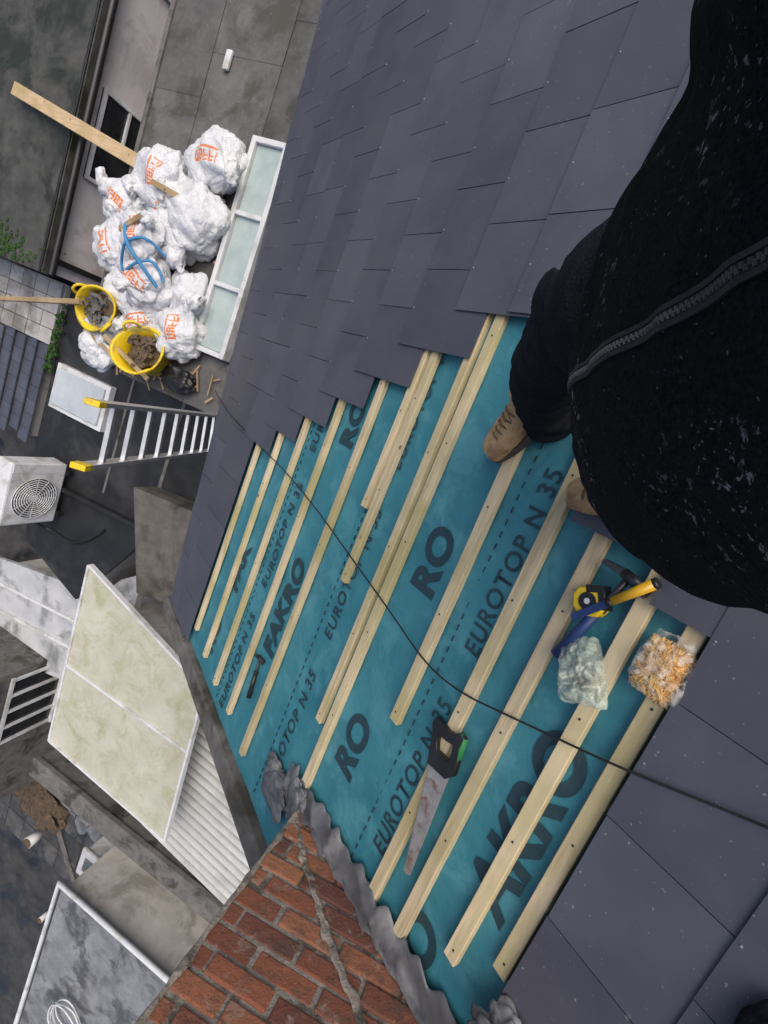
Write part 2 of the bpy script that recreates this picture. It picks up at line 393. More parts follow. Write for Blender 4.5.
# ------------------------------------------------------------------ chimney
ch=empty('brick_chimney')
CX0,CX1,CY0,CY1=-.72,.36,1.77,2.50
zt=7.62
box('core',CX0+.008,CX1-.008,CY0+.007,CY1-.008,5.0,zt,M['mortar'],ch,0)
mb=MB(); z=5.5;c=0
BH,BG,BLn=.066,.013,.214
def brow(p0,p1,fixed0,fixed1,alongx,off):
    a=p0-off
    while a<p1-.01:
        b=min(a+BLn,p1); aa=max(a,p0)
        if b-aa>.03:
            r=lambda q=.004:random.uniform(-q,q)
            t=random.random()
            dz=random.uniform(-.003,.003); dd=random.uniform(-.006,.006)
            if alongx: mb.box(aa+r(),b+r(),fixed0+dd,fixed1,z+dz,z+BH+dz+r(.003),t)
            else: mb.box(fixed0,fixed1-dd,aa+r(),b+r(),z+dz,z+BH+dz+r(.003),t)
        a+=BLn+BG
while z<zt-.06:
    o=(BLn+BG)/2 if c%2 else 0
    e=.03 if z>zt-.28 else 0
    brow(CX0-e,CX1+e,CY0-e,CY0+.09,True,o)
    brow(CX0-e,CX1+e,CY1-.09,CY1+e,True,o)
    brow(CY0+.1,CY1-.1,CX1-.09,CX1+e,False,0 if c%2 else .08)
    brow(CY0+.1,CY1-.1,CX0-e,CX0+.09,False,0 if c%2 else .08)
    z+=BH+BG;c+=1
mb.build('bricks',M['brick'],ch,.006)
box('cap',CX0-.04,CX1+.04,CY0-.04,CY1+.04,zt+.02,zt+.09,M['mortar'],ch,.02)
for k,xx in enumerate((-.42,.08)):
    bpy.ops.mesh.primitive_cone_add(vertices=32,radius1=.13,radius2=.105,depth=.34,location=(xx,2.14,zt+.25)); o=bpy.context.object; o.name='pot_%d'%k; o.data.materials.append(M['brick']); o.parent=ch
def blobstrip(name,path,w,th,m,parent,seed=0,nx=90,nw=10,amp=.012,edge=.3,fq=22):
    v=[];f=[]
    for i in range(nx+1):
        u=i/nx*(len(path)-1); a=int(min(u,len(path)-2)); t=u-a
        P=Vector(path[a][0]).lerp(Vector(path[a+1][0]),t); S=Vector(path[a][1]).lerp(Vector(path[a+1][1]),t); Nn=Vector(path[a][2]).lerp(Vector(path[a+1][2]),t)
        for j in range(nw+1):
            q=j/nw*2-1
            ww=w*(1+edge*noise.noise(Vector((i*.18,seed+ (2 if q>0 else 9),0))))
            X=P+S*q*ww
            h=th*(1-q**4)+amp*(.8-2*abs(noise.noise(X*fq+Vector((seed,0,0)))))+amp*.3*noise.noise(X*fq*2.7)
            if abs(q)==1: h-=th*.6
            v.append(P+S*q*ww+Nn*h)
            if i and j:
                A=i*(nw+1)+j; f.append((A-nw-2,A-1,A,A-nw-1))
    me=bpy.data.meshes.new(name); me.from_pydata([tuple(x) for x in v],[],f); me.materials.append(m); me.shade_smooth()
    bm=bmesh.new(); bm.from_mesh(me); bmesh.ops.recalc_face_normals(bm,faces=bm.faces); bm.to_mesh(me); bm.free()
    o=bpy.data.objects.new(name,me); link(o,parent); return o
sd=Vector((SN,0,CS)); ny=Vector((0,-1,0))
def zr(x): return 6.4-.7002*x
blobstrip('old_flashing_chase',[((CX1-.01,CY0-.002,zr(CX1)+.10),sd,ny),((.2,CY0-.002,zr(.2)+.17),sd,ny),((-.05,CY0-.002,zr(-.05)+.24),sd,ny),((-.35,CY0-.002,zr(-.35)+.28),sd,ny),((CX0,CY0-.002,zr(CX0)+.3),sd,ny)],.014,.003,M['mortar'],ch,3,120,8,amp=.006,edge=1.2,fq=30)
blobstrip('corner_mortar',[((CX1-.005,CY0-.003,5.9),Vector((1,0,0)),ny),((CX1-.005,CY0-.003,zt),Vector((1,0,0)),ny)],.010,.006,M['mortar'],ch,8,amp=.006,edge=1.2)
pa=[]
for x in (.46,.36,.24,.1,-.08,-.25,-.42,-.6):
    s=x/CS; pa.append((Vector(RP(s,CY0-.050,.026)),Vector((0,.85,.30)),Vector((.45,-.35,.8))))
blobstrip('lead_apron',pa,.062,.006,M['lead'],ch,5,140,18,.022,.7,6)
pa=[]
for x in (.365,.2,0,-.25,-.7):
    pa.append((Vector((x,CY0-.010,zr(x)+.03)),Vector((.0,.0,1)),ny))
blobstrip('lead_upstand',pa,.042,.004,M['lead'],ch,15,90,8,.007,.7,10)
th=math.radians(9); pv=Vector((.36,1.77,0))
ch.matrix_world=Matrix.Translation(pv)@Matrix.Rotation(th,4,'Z')@Matrix.Translation(-pv)

def crumple(name,center,r,m,seed,sq=(1,1,.45),amp=.35,sub=4,parent=None,rot=None):
    bm=bmesh.new(); bmesh.ops.create_icosphere(bm,subdivisions=sub,radius=1)
    for v in bm.verts:
        d=v.co.normalized(); n1=noise.noise(d*1.3+Vector((seed,0,0)))
        vo=noise.voronoi(d*1.9+Vector((0,seed,0)))[0]; vo2=noise.voronoi(d*4.5+Vector((seed,0,0)))[0]
        k=1+amp*(n1+.8*(vo[1]-vo[0])+.25*(vo2[1]-vo2[0])-.3)
        v.co=Vector((d.x*sq[0],d.y*sq[1],d.z*sq[2]))*k*r
    me=bpy.data.meshes.new(name); bm.to_mesh(me); bm.free(); me.materials.append(m); me.shade_smooth()
    o=bpy.data.objects.new(name,me); o.location=center
    if rot: o.rotation_euler=rot
    return link(o,parent)
tilt=(0,math.radians(35),0)
crumple('lead_offcut',RP(.64,1.88,.03),.14,M['lead'],3,(1,.8,.2),.5,5,rot=tilt)
crumple('lead_offcut',RP(.44,1.76,.05),.09,M['lead'],9,(.8,1.0,.25),.5,5,rot=tilt)
crumple('crumpled_sack',RP(-.68,1.38,.08),.11,M['lead'],12,(.9,.9,.4),.5,5,rot=tilt)
crumple('tool_bag',RP(-1.01,.83,.09),.085,M['trouser'],17,(.8,1.4,.4),.3,4,rot=tilt)

# ------------------------------------------------------------------ cable
cab=[(3.3,.4),(2.95,.47),(2.6,.50),(2.17,.54),(1.6,.56),(1.07,.62),(.7,.68),(.36,.73),(.1,.78),(-.08,.76),(-.25,.70),(-.39,.65),(-.59,.57),(-.82,.47),(-1.2,.32),(-1.8,.2)]
wire('black_cable',[RP(s,y,.042 if -.56<s<2.2 else .066) for s,y in cab],.0032,M['black'])

# ------------------------------------------------------------------ tools on the roof
def roof_obj(o,s,y,h,ang,sc=1):
    X=Vector((CS,0,-SN)); Y=Vector((0,1,0)); Z=Vector((SN,0,CS))
    a=X*math.cos(ang)+Y*math.sin(ang); b=Z.cross(a)
    m=Matrix((( a.x,b.x,Z.x,0),(a.y,b.y,Z.y,0),(a.z,b.z,Z.z,0),(0,0,0,1)))@Matrix.Scale(sc,4)
    m.translation=Vector(RP(s,y,h)); o.matrix_world=m
def flat_mesh(name,pts,th,m,parent,z0=0,bevel=.002,holes=None):
    cu=bpy.data.curves.new(name,'CURVE'); cu.dimensions='2D'; cu.fill_mode='BOTH'; cu.extrude=th/2; cu.bevel_depth=bevel; cu.bevel_resolution=2
    for loop in [pts]+(holes or []):
        sp=cu.splines.new('POLY'); sp.points.add(len(loop)-1); sp.use_cyclic_u=True
        for p,c in zip(sp.points,loop): p.co=(c[0],c[1],0,1)
    tmp=bpy.data.objects.new(name,cu); col.objects.link(tmp); dg=bpy.context.evaluated_depsgraph_get()
    me=bpy.data.meshes.new_from_object(tmp.evaluated_get(dg)); bpy.data.objects.remove(tmp); me.materials.clear(); me.materials.append(m)
    for v in me.vertices: v.co.z+=z0
    o=bpy.data.objects.new(name,me); return link(o,parent)
saw=empty('hand_saw')
blade=[(0,.045),(.40,-.018),(.41,-.036)]
n=46
for i in range(n):
    x=.405-i*.4/n; blade+=[(x,-.052),(x-.4/n*.5,-.046)]
blade+=[(0,-.052)]
flat_mesh('blade',blade,.0014,M['steel'],saw,0,.0002)
hand=[(-.02,-.055),(.03,-.05),(.035,.03),(.01,.058),(-.03,.062),(-.075,.058),(-.112,.066),(-.12,.05),(-.105,.03),(-.10,0),(-.112,-.03),(-.118,-.058),(-.10,-.068),(-.06,-.056)]
hole=[(-.02,-.03),(-.015,.03),(-.045,.038),(-.078,.034),(-.075,0),(-.08,-.034),(-.05,-.038)]
flat_mesh('handle',hand,.014,M['black'],saw,0,.004,[hole])
gm=mat('green_grip',(.03,.22,.06),(.05,.30,.08),20,.5,.1,60)
flat_mesh('grip_inlay',[(-.115,.054),(-.104,.062),(-.03,.058),(-.03,.063),(-.11,.070),(-.122,.055)],.018,gm,saw,0,.001)
roof_obj(saw,-.135,.985,.048,math.atan2(.41,-.10))
def cyl(name,p0,p1,r,m,parent,r2=None,seg=20):
    p0=Vector(p0);p1=Vector(p1); d=p1-p0
    bm=bmesh.new(); bmesh.ops.create_cone(bm,cap_ends=True,segments=seg,radius1=r,radius2=r if r2 is None else r2,depth=d.length)
    q=d.to_track_quat('Z','Y').to_matrix().to_4x4(); q.translation=(p0+p1)/2; bm.transform(q)
    me=bpy.data.meshes.new(name); bm.to_mesh(me); bm.free(); me.materials.append(m); 
    for p in me.polygons: p.use_smooth=len(p.vertices)==4
    return link(bpy.data.objects.new(name,me),parent)
def hammer(s,y,ang,grip,scale=1.0,h=.05):
    e=empty('claw_hammer')
    cyl('shaft',(.0,0,0),(.19,0,0),.010,M['dsteel'],e)
    cyl('grip',(.12,0,0),(.32,0,0),.015,grip,e,.019)
    cyl('grip_collar',(.11,0,0),(.125,0,0),.018,M['black'],e)
    cyl('head',(0,-.02,0),(0,.045,0),.016,M['dsteel'],e)
    cyl('face',(0,.045,0),(0,.062,0),.019,M['dsteel'],e)
    for q in (-1,1):
        b=MB(); b.hexa([(-.012,-.02,q*.003),(.012,-.02,q*.003),(.02,-.085,q*.006),(.006,-.085,q*.006),(-.012,-.02,q*.013),(.012,-.02,q*.013),(.02,-.085,q*.012),(.006,-.085,q*.012)]); b.build('claw_%d'%(q+2),M['dsteel'],e,.002)
    roof_obj(e,s,y,h,ang,scale); return e
hammer(-.385,.165,math.radians(75),M['blue'],.92)
hammer(1.20,1.55,math.radians(98),M['black'],.75,.02)
e=empty('wood_chisel'); og=mat('amber_handle',(.62,.33,.01),(.75,.45,.03),10,.3,.05,50)
cyl('handle',(0,0,0),(.11,0,0),.011,og,e,.014); cyl('ferrule',(-.015,0,0),(.0,0,0),.010,M['dsteel'],e); b=MB(); b.box(-.12,-.012,-.010,.010,-.002,.002); b.build('blade',M['blue'],e,.001); cyl('cap',(.11,0,0),(.12,0,0),.014,M['black'],e)
roof_obj(e,-.385,.235,.075,math.radians(-128))
e=empty('tape_measure')
flat_mesh('case',[(-.036,-.03),(.02,-.034),(.036,-.02),(.038,.012),(.026,.032),(-.02,.036),(-.038,.02)],.03,M['yellow'],e,.018,.005)
cyl('label',(0,0,.034),(0,0,.0405),.024,M['black'],e); cyl('hub',(0,0,.0405),(0,0,.0415),.008,M['white'],e)
flat_mesh('bumper',[(-.042,-.036),(.0,-.04),(.0,-.026),(-.03,-.024),(-.034,.02),(-.044,.02)],.034,M['black'],e,.018,.004)
b=MB(); b.box(.03,.05,-.033,-.030,.006,.028); b.build('hook',M['steel'],e,.0005)
roof_obj(e,-.325,.270,.03,math.radians(30))
def clearmat(name,lo,hi,c):
    m,nt,b=newmat(name); b.inputs['Base Color'].default_value=(*c,1); b.inputs['Roughness'].default_value=.18
    co=coords(nt); f=noi(nt,co,22,3,.6,1.5); a=ramp(nt,f,[(.42,lo),(.62,hi)]); nt.links.new(a,b.inputs['Alpha'])
    return m
M['clear']=clearmat('clear_polythene',.18,.62,(.66,.74,.62))
M['clear2']=clearmat('thin_polythene',.03,.40,(.8,.8,.75))
def flatbag(name,s,y,ws,wy,hh,m,parent,seed,rotd=0):
    v=[];f=[];n=44
    for side in (1,-1):
        for i in range(n+1):
            for j in range(n+1):
                u=i/n*2-1;w=j/n*2-1
                env=max(0,(1-u**4)*(1-w**4))**.6
                pin=1-.35*max(0,-w-.2)
                cr=noise.noise(Vector((u*3,w*3,seed)));vo=noise.voronoi(Vector((u*2.2,w*2.2,seed)))[0]
                h=env*(.75+.5*cr+.5*(vo[1]-vo[0]))*hh*(1 if side>0 else .05)+.003*side
                a=u*ws*pin*(1+.12*noise.noise(Vector((w*2,seed,0)))); b_=w*wy*(1+.15*noise.noise(Vector((u*2,seed,4))))
                ca,sa=math.cos(rotd),math.sin(rotd)
                v.append(RP(s+a*ca-b_*sa,y+a*sa+b_*ca,.038+h))
                if i and j:
                    A=(0 if side>0 else (n+1)**2)+i*(n+1)+j
                    q=(A-n-2,A-1,A,A-n-1); f.append(q if side>0 else q[::-1])
    me=bpy.data.meshes.new(name); me.from_pydata(v,[],f); me.materials.append(m); me.shade_smooth()
    return link(bpy.data.objects.new(name,me),parent)
nb=empty('bag_of_clout_nails'); flatbag('polythene',-.385,.445,.062,.088,.045,M['clear'],nb,2.3,.5)
b=MB()
for i in range(60):
    s=-.385+random.gauss(0,.016); y=.46+random.gauss(0,.02); a=random.uniform(0,3.14); h=.042+random.uniform(0,.012)
    dx,dy=.012*math.cos(a),.012*math.sin(a)
    b.hexa([RP(s-dx,y-dy,h),RP(s+dx,y+dy,h),RP(s+dx+.002,y+dy+.002,h),RP(s-dx+.002,y-dy+.002,h),RP(s-dx,y-dy,h+.003),RP(s+dx,y+dy,h+.003),RP(s+dx+.002,y+dy+.002,h+.003),RP(s-dx+.002,y-dy+.002,h+.003)])
b.build('nails',M['steel'],nb)
cb=empty('bag_of_copper_nails'); b=MB()
for i in range(1200):
    u=random.uniform(-1,1);w_=random.uniform(-1,1)
    s=-.545+u*.044; y=.325+w_*.062; a=random.uniform(0,3.14); q=(1-u**4)*(1-w_**4); h=.036+q*random.uniform(.0,.028)
    dx,dy=.013*math.cos(a),.013*math.sin(a); w=.003
    b.hexa([RP(s-dx,y-dy,h),RP(s+dx,y+dy,h),RP(s+dx+w,y+dy+w,h),RP(s-dx+w,y-dy+w,h),RP(s-dx,y-dy,h+.004),RP(s+dx,y+dy,h+.004),RP(s+dx+w,y+dy+w,h+.004),RP(s-dx+w,y-dy+w,h+.004)])
b.build('nails',M['copper'],cb)
flatbag('polythene',-.545,.315,.060,.085,.050,M['clear2'],cb,7.7,.1)

# ------------------------------------------------------------------ flat roof extension
fx=empty('flat_roof_extension')
box('walls',2.43,5.88,-9,.83,0,3.0,M['wall'],fx)
box('roof_board',2.43,5.93,-9,.86,3.0,3.09,M['conc'],fx)
mb=MB(); row=0
xs=[2.44,3.35,4.3,5.25,5.93]
for i in range(4):
    y=-9+random.uniform(.3,.9); ya=-9
    while ya<.86:
        yb=min(.86,y+random.uniform(.95,1.5)); h=3.096+.004*(row%2)+.010*i; row+=1
        xe=xs[i+1]+.05*(i<3)
        mb.hexa([(xs[i],ya,3.091+i*.0005),(xe,ya,3.091+i*.0005),(xe,yb,3.091+i*.0005),(xs[i],yb,3.091+i*.0005),(xs[i],ya,h),(xe,ya,h),(xe,yb,h),(xs[i],yb,h)],random.random())
        ya=yb;y=yb
mb.build('felt_sheets',M['felt'],fx)
box('edge_trim',5.93,5.99,-9,.88,2.92,3.16,M['conc'],fx)
sk=empty('white_framed_rooflight')
z0=3.13
for nme,(a,b_,c,d) in {'rail_1':(3.80,3.86,-2.14,.2),'rail_2':(4.22,4.28,-2.14,.2),'end_1':(3.86,4.22,-2.14,-2.08),'end_2':(3.86,4.22,.14,.2),'bar_1':(3.86,4.22,-1.38,-1.33),'bar_2':(3.86,4.22,-.60,-.55)}.items():
    box(nme,a,b_,c,d,z0,z0+.14,M['white'],sk,.008)
box('glazing',3.865,4.215,-2.075,.135,z0+.02,z0+.09,M['glass'],sk,0)

def bag(x,y,r,seed,neck=(0,0,1),z=3.13,sq=.66):
    bm=bmesh.new(); bmesh.ops.create_icosphere(bm,subdivisions=5,radius=1)
    nk=Vector(neck).normalized(); sv=Vector((seed*1.7,seed*.3,-seed))
    for v in bm.verts:
        d=v.co.normalized(); q=d.dot(nk)
        vo=noise.voronoi(d*1.5+sv)[0]; vo2=noise.voronoi(d*4+sv)[0]
        k=.85+.30*noise.noise(d*1.3+sv)+.30*(vo[1]-vo[0])+.09*(vo2[1]-vo2[0])
        p=d*k
        if q>.62:
            t=(q-.62)/.38; ax=nk*p.dot(nk); rad=p-ax
            p=ax*(1+.5*t)+rad*(1-.6*math.sin(min(1,t*1.3)*math.pi*.5)+ .9*max(0,t-.6)*3*(1+noise.noise(d*9+sv)))
        p.z*=sq
        if p.z<-.42: p.z=-.42+ (p.z+.42)*.15
        v.co=p*r
    me=bpy.data.meshes.new('rubble_sack'); bm.to_mesh(me); bm.free(); me.materials.append(M['bag']); me.shade_smooth()
    o=bpy.data.objects.new('rubble_sack',me); o.location=(x,y,z+.44*r); o.rotation_euler=(0,0,seed*1.3); return link(o)
bags=[(4.6,-1.76,.37),(5.25,-1.42,.38),(5.72,-1.02,.34),(4.65,-1.14,.41),(5.72,-.58,.35),(5.0,-.88,.36),(5.2,-.48,.35),(5.45,-.12,.30),(4.95,-.2,.36),(4.5,-.32,.30),(5.05,.14,.28),(4.45,.08,.33),(5.62,.64,.30),(5.05,-1.15,.31)]
for i,(x,y,r) in enumerate(bags):
    a=random.uniform(0,6.28); bag(x,y,r,i+1.3,(math.cos(a)*.9,math.sin(a)*.9,.5))
bag(5.1,-.75,.28,22,(.6,.2,.6),3.40); bag(4.95,-.3,.25,25,(.5,-.2,.5),3.38)
wire('blue_strap',[(4.75,-.62,3.50),(4.85,-.75,3.66),(5.05,-.62,3.76),(5.2,-.5,3.64),(5.3,-.35,3.52),(5.1,-.3,3.64),(4.9,-.45,3.70),(4.75,-.55,3.58),(4.65,-.35,3.52)],.016,M['bluestrap'])
wire('blue_strap',[(5.25,-.8,3.64),(5.05,-.62,3.80),(4.85,-.45,3.72),(4.7,-.28,3.54)],.02,M['bluestrap'])
def trug(x,y,seed,tx=0,ty=0,sc=1.2):
    e=empty('yellow_rubble_tub')
    bm=bmesh.new(); prof=[(.17,.0),(.2,.15),(.245,.33),(.262,.335),(.262,.345),(.235,.34),(.19,.16),(.16,.03)]
    n=40; rings=[[bm.verts.new((r*math.cos(2*math.pi*i/n),r*math.sin(2*math.pi*i/n)*(.86+.03*math.sin(seed)),z+(.025*math.cos(2*2*math.pi*i/n+seed) if z>.3 else 0))) for i in range(n)] for r,z in prof]
    for a,b in zip(rings[:-1],rings[1:]):
        for i in range(n): bm.faces.new((a[i],a[(i+1)%n],b[(i+1)%n],b[i]))
    bm.faces.new(list(reversed(rings[0]))); bm.faces.new(rings[-1])
    me=bpy.data.meshes.new('tub'); bm.to_mesh(me); bm.free(); me.materials.append(M['yellow']); me.shade_smooth(); link(bpy.data.objects.new('tub',me),e)
    for q in (-1,1): wire('handle_%d'%(q+2),[(-.07,q*.215,.33),(-.06,q*.24,.39),(0,q*.25,.41),(.06,q*.24,.39),(.07,q*.215,.33)],.014,M['yellow'],e)
    crumple('rubble',(0,0,.2),.17,M['rust'],seed,(1,.95,.5),.4,4,e)
    b=MB()
    for i in range(46):
        a=random.uniform(0,6.28); r=random.uniform(0,.15); cx,cy=r*math.cos(a),r*math.sin(a); l=random.uniform(.015,.06); w=random.uniform(.01,.025); th=random.uniform(0,3.14); z=.25+random.uniform(0,.08)
        R3=Matrix.Rotation(th,3,'Z')@Matrix.Rotation(random.uniform(-.5,.5),3,'X')
        b.box(-l,l,-w,w,-.008,.008,random.random(),lambda X,Y,Z:tuple(R3@Vector((X,Y,Z))+Vector((cx,cy,z))))
    b.build('debris',M['rust'] if seed%2 else M['conc'],e)
    e.location=(x,y,3.14); e.rotation_euler=(tx,ty,seed); e.scale=(sc,)*3
trug(5.66,.14,4,.30,0,1.12); trug(4.84,.54,7,0,-.35,1.22)
crumple('black_rubble_sack',(4.35,.62,3.2),.2,M['black'],63,(1.3,.7,.5),.5,4)
crumple('grey_dust_sheet',(5.35,.36,3.3),.24,M['tarp'],65,(1.1,.7,.6),.6,5)
b=MB()
for i in range(44):
    x=random.uniform(3.9,5.5); y=random.gauss(.6,.12) if i<32 else random.uniform(-1.2,.6); y=min(y,.8); l=random.uniform(.02,.13); w=random.uniform(.006,.015); th=random.uniform(-.9,.9)+(1.57 if random.random()<.3 else 0)
    R3=Matrix.Rotation(th,3,'Z'); z=3.15+random.uniform(0,.02)
    b.box(-l,l,-w,w,-.006,.006,random.random(),lambda X,Y,Z:tuple(R3@Vector((X,Y,Z))+Vector((x,y,z))))
b.build('timber_scraps',M['timber'])
def plank(name,p0,p1,w,t,m):
    p0=Vector(p0);p1=Vector(p1);d=(p1-p0).normalized(); s=d.cross(Vector((0,0,1))).normalized()*w/2; u=Vector((0,0,t))
    b=MB(); b.hexa([p0-s,p1-s,p1+s,p0+s,p0-s+u,p1-s+u,p1+s+u,p0+s+u],.5); return b.build(name,m,None,.004)
tm_=wood('plank_timber',(.42,.29,.16),(.58,.43,.26),0)
plank('timber_plank',(5.85,-1.58,3.17),(8.25,-2.02,3.15),.16,.04,tm_)
plank('timber_pole',(5.7,.2,3.56),(7.7,.6,3.14),.06,.05,M['timber'])
plank('timber_offcut',(4.95,-.9,3.72),(5.35,-.72,3.60),.06,.03,M['timber'])
plank('timber_offcut',(4.75,-1.25,3.52),(5.1,-1.3,3.57),.06,.03,M['timber'])
plank('timber_offcut',(5.2,.45,3.58),(4.5,.72,3.5),.05,.03,M['timber'])
plank('timber_offcut',(5.75,.5,3.4),(4.9,.78,3.3),.04,.03,M['timber'])
crumple('red_rag',(4.22,.02,3.2),.07,M['red'],5,(1,1,.5),.5,3)
b=MB(); b.box(4.95,5.03,-2.95,-2.75,3.13,3.17); b.build('pipe_offcut',M['white'],None,.01)

# ------------------------------------------------------------------ ladder
lad=empty('aluminium_ladder')
A0,A1=Vector((2.72,.66,5.65)),Vector((4.30,.94,2.03)); B0,B1=Vector((2.70,1.09,5.65)),Vector((4.20,1.38,2.03))
def beam(name,p0,p1,w,t,m,parent,side):
    d=(p1-p0).normalized(); s=side.normalized(); u=d.cross(s).normalized(); b=MB(); s=s*w/2; u=u*t/2
    b.hexa([p0-s-u,p0+s-u,p0+s+u,p0-s+u,p1-s-u,p1+s-u,p1+s+u,p1-s+u]); return b.build(name,m,parent,.004)
sd_=(B0-A0)
beam('stile_1',A0,A1,.032,.085,M['alu'],lad,sd_); beam('stile_2',B0,B1,.032,.085,M['alu'],lad,sd_)
for i in range(12):
    t=.07+i*.082; beam('rung_%d'%i,A0.lerp(A1,t),B0.lerp(B1,t),.045,.035,M['alu'],lad,(A1-A0))
d=(A1-A0).normalized()
for k,(P) in enumerate((A0,B0)): beam('end_cap_%d'%k,P-d*.03,P+d*.07,.04,.10,M['yellow'],lad,sd_)
for k,(P) in enumerate((A1,B1)): beam('foot_%d'%k,P-d*.06,P+d*.0,.04,.10,M['black'],lad,sd_)

# ------------------------------------------------------------------ white building
wb=empty('white_rendered_building')
box('walls',7.32,11.5,-9,.02,0,2.93,M['pink'],wb)
box('flat_roof',7.24,11.6,-9,.06,2.935,3.02,M['mossconc'],wb)
box('fascia',7.26,7.30,-9,.06,2.84,3.04,M['black'],wb)
wire('gutter',[(7.2,-9,2.92),(7.2,.04,2.92)],.05,M['black'],wb,smooth=False)
box('downpipe',7.22,7.30,-.2,-.12,0,2.85,M['black'],wb)
for y0,y1 in ((-2.5,-1.35),(-5.2,-4.0)):
    box('window_glass',7.300,7.33,y0,y1,1.3,2.72,M['darkglass'],wb,0)
    for a,b_,c,d in ((y0,y0+.05,1.3,2.72),(y1-.05,y1,1.3,2.72),(y0+.05,y1-.05,2.67,2.72),(y0+.05,y1-.05,1.3,1.35),((y0+y1)/2-.025,(y0+y1)/2+.025,1.35,2.67)):
        box('window_frame',7.26,7.299,a,b_,c,d,M['white'],wb,.004)
    box('transom',7.262,7.298,y0+.052,(y0+y1)/2-.027,2.28,2.32,M['white'],wb,.004)
    box('window_sill',7.18,7.3,y0-.05,y1+.05,1.22,1.29,M['conc'],wb)
mo=MB()
for i in range(420):
    x=8.5+random.gauss(0,.45); y=min(.02,-.12+random.gauss(0,.12)); r=random.uniform(.01,.03); h=random.uniform(.01,.025)
    mo.box(x-r,x+r,y-r,y+r,3.018,3.02+h,random.random())
mo.build('moss_patches',M['green'],wb,.006)

tr=empty('tiled_terrace')
box('base',8.05,11.5,.1,1.12,0,2.05,M['wall'],tr)
mb=MB(); 
for i in range(11):
    for j in range(4):
        x=8.06+i*.31; y=.12+j*.25; mb.box(x,x+.295,y,y+.238,2.055,2.10+random.uniform(0,.006),random.random())
mb.build('paving_tiles',mat('pale_paving',(.36,.34,.33),(.47,.45,.44),6,.8,.3,60,tint=True,stain=(.22,.21,.19)),tr,.006)
mb=MB()
for i in range(90):
    x=8.0+random.gauss(0,.05); y=.3+random.random()*1.2; r=random.uniform(.01,.03); mb.box(x-r,x+r,y-r,y+r,2.05,2.06+r*1.6)
mb.build('moss_edge',M['green'],tr,.006)
sr=empty('slate_outbuilding')
box('walls',8.2,11.5,1.14,2.75,0,2.0,M['wall'],sr)
mb=MB()
for i in range(12):
    for j in range(7):
        x=8.1+i*.28; y=1.14+j*.245-(.12 if i%2 else 0); mb.hexa([(x,y,2.05),(x+.3,y,2.02),(x+.3,y+.238,2.02),(x,y+.238,2.05),(x,y,2.075),(x+.3,y,2.03),(x+.3,y+.238,2.03),(x,y+.238,2.075)],random.random())
mb.build('slates',M['slate'],sr)

do=empty('felt_roofed_outbuilding')
prism('walls',[(2.45,.87),(7.95,.1),(7.9,2.7),(7.6,4.4),(6.3,4.9),(5.2,3.1),(2.45,3.1)],0,1.92,M['wall'],do)
prism('felt_roof',[(2.45,.865),(8.0,.08),(7.98,2.75),(7.7,4.5),(6.25,5.0),(5.1,3.2),(2.45,3.2)],1.925,2.0,M['darkfelt'],do)
box('upstand',3.0,7.9,3.02,3.09,2.0,2.12,M['darkfelt'],do,fn=lambda x,y,z:(x,y+(x-3)*.05,z))
box('lap_1',5.2,5.26,.6,3.0,2.001,2.012,M['conc'],do,0); box('lap_2',6.25,6.29,.4,3.0,2.001,2.010,M['conc'],do,0)
rl=empty('rooflight')
box('kerb',6.55,7.75,1.3,2.05,2.005,2.12,M['white'],rl,.01)
box('glazing',6.62,7.68,1.37,1.98,2.12,2.16,mat('opal_glazing',(.42,.47,.5),(.52,.57,.6),3,.2,.1,30),rl,.02)
cbk=empty('concrete_parapet')
prism('block',[(5.3,2.45),(4.15,2.35),(3.55,3.7),(4.7,3.95)],2.0,2.45,mat('brown_concrete',(.085,.078,.07),(.14,.13,.115),5,.85,.6,50,stain=(.05,.045,.038)),cbk,.02)
box('post',4.75,4.85,4.0,4.9,2.2,2.35,M['white'],cbk)
ac=empty('air_conditioner')
ax,ay0,ay1,az0,az1=7.0,2.80,3.84,2.12,3.0
box('casing',ax,ax+.34,ay0,ay1,az0,az1,M['white'],ac,.03)
box('side_panel',ax-.006,ax+.01,ay0+.01,ay0+.16,az0+.03,az1-.03,M['white'],ac,.004)
cyy,czz=(ay0+ay1)/2+.06,(az0+az1)/2
cyl('fan_recess',(ax-.004,cyy,czz),(ax+.001,cyy,czz),.345,M['dsteel'],ac,seg=48)
for k in range(9):
    r=.05+k*.037
    wire('grille_ring_%d'%k,[(ax-.02,cyy+r*math.cos(t*math.pi/16),czz+r*math.sin(t*math.pi/16)) for t in range(32)],.009,M['white'],ac,cyc=True,smooth=False)
for k in range(12):
    a=k*math.pi/6; wire('grille_spoke_%d'%k,[(ax-.02,cyy+.05*math.cos(a),czz+.05*math.sin(a)),(ax-.02,cyy+.34*math.cos(a),czz+.34*math.sin(a))],.005,M['white'],ac,smooth=False)
cyl('hub',(ax-.03,cyy,czz),(ax-.004,cyy,czz),.06,M['white'],ac)
for k in range(5):
    a=k*2*math.pi/5; b=MB(); 
    p=lambda r,da,x:(ax+x,cyy+r*math.cos(a+da),czz+r*math.sin(a+da))
    b.hexa([p(.05,-.3,-.008),p(.3,-.28,-.008),p(.3,.2,-.008),p(.05,.3,-.008),p(.05,-.3,-.006),p(.3,-.28,-.006),p(.3,.2,-.006),p(.05,.3,-.006)]); b.build('blade_%d'%k,M['tarp'],ac)
for k,yy in enumerate((ay0+.15,ay1-.15)): box('foot_%d'%k,ax-.03,ax+.36,yy-.04,yy+.04,2.0,az0,M['black'],ac)
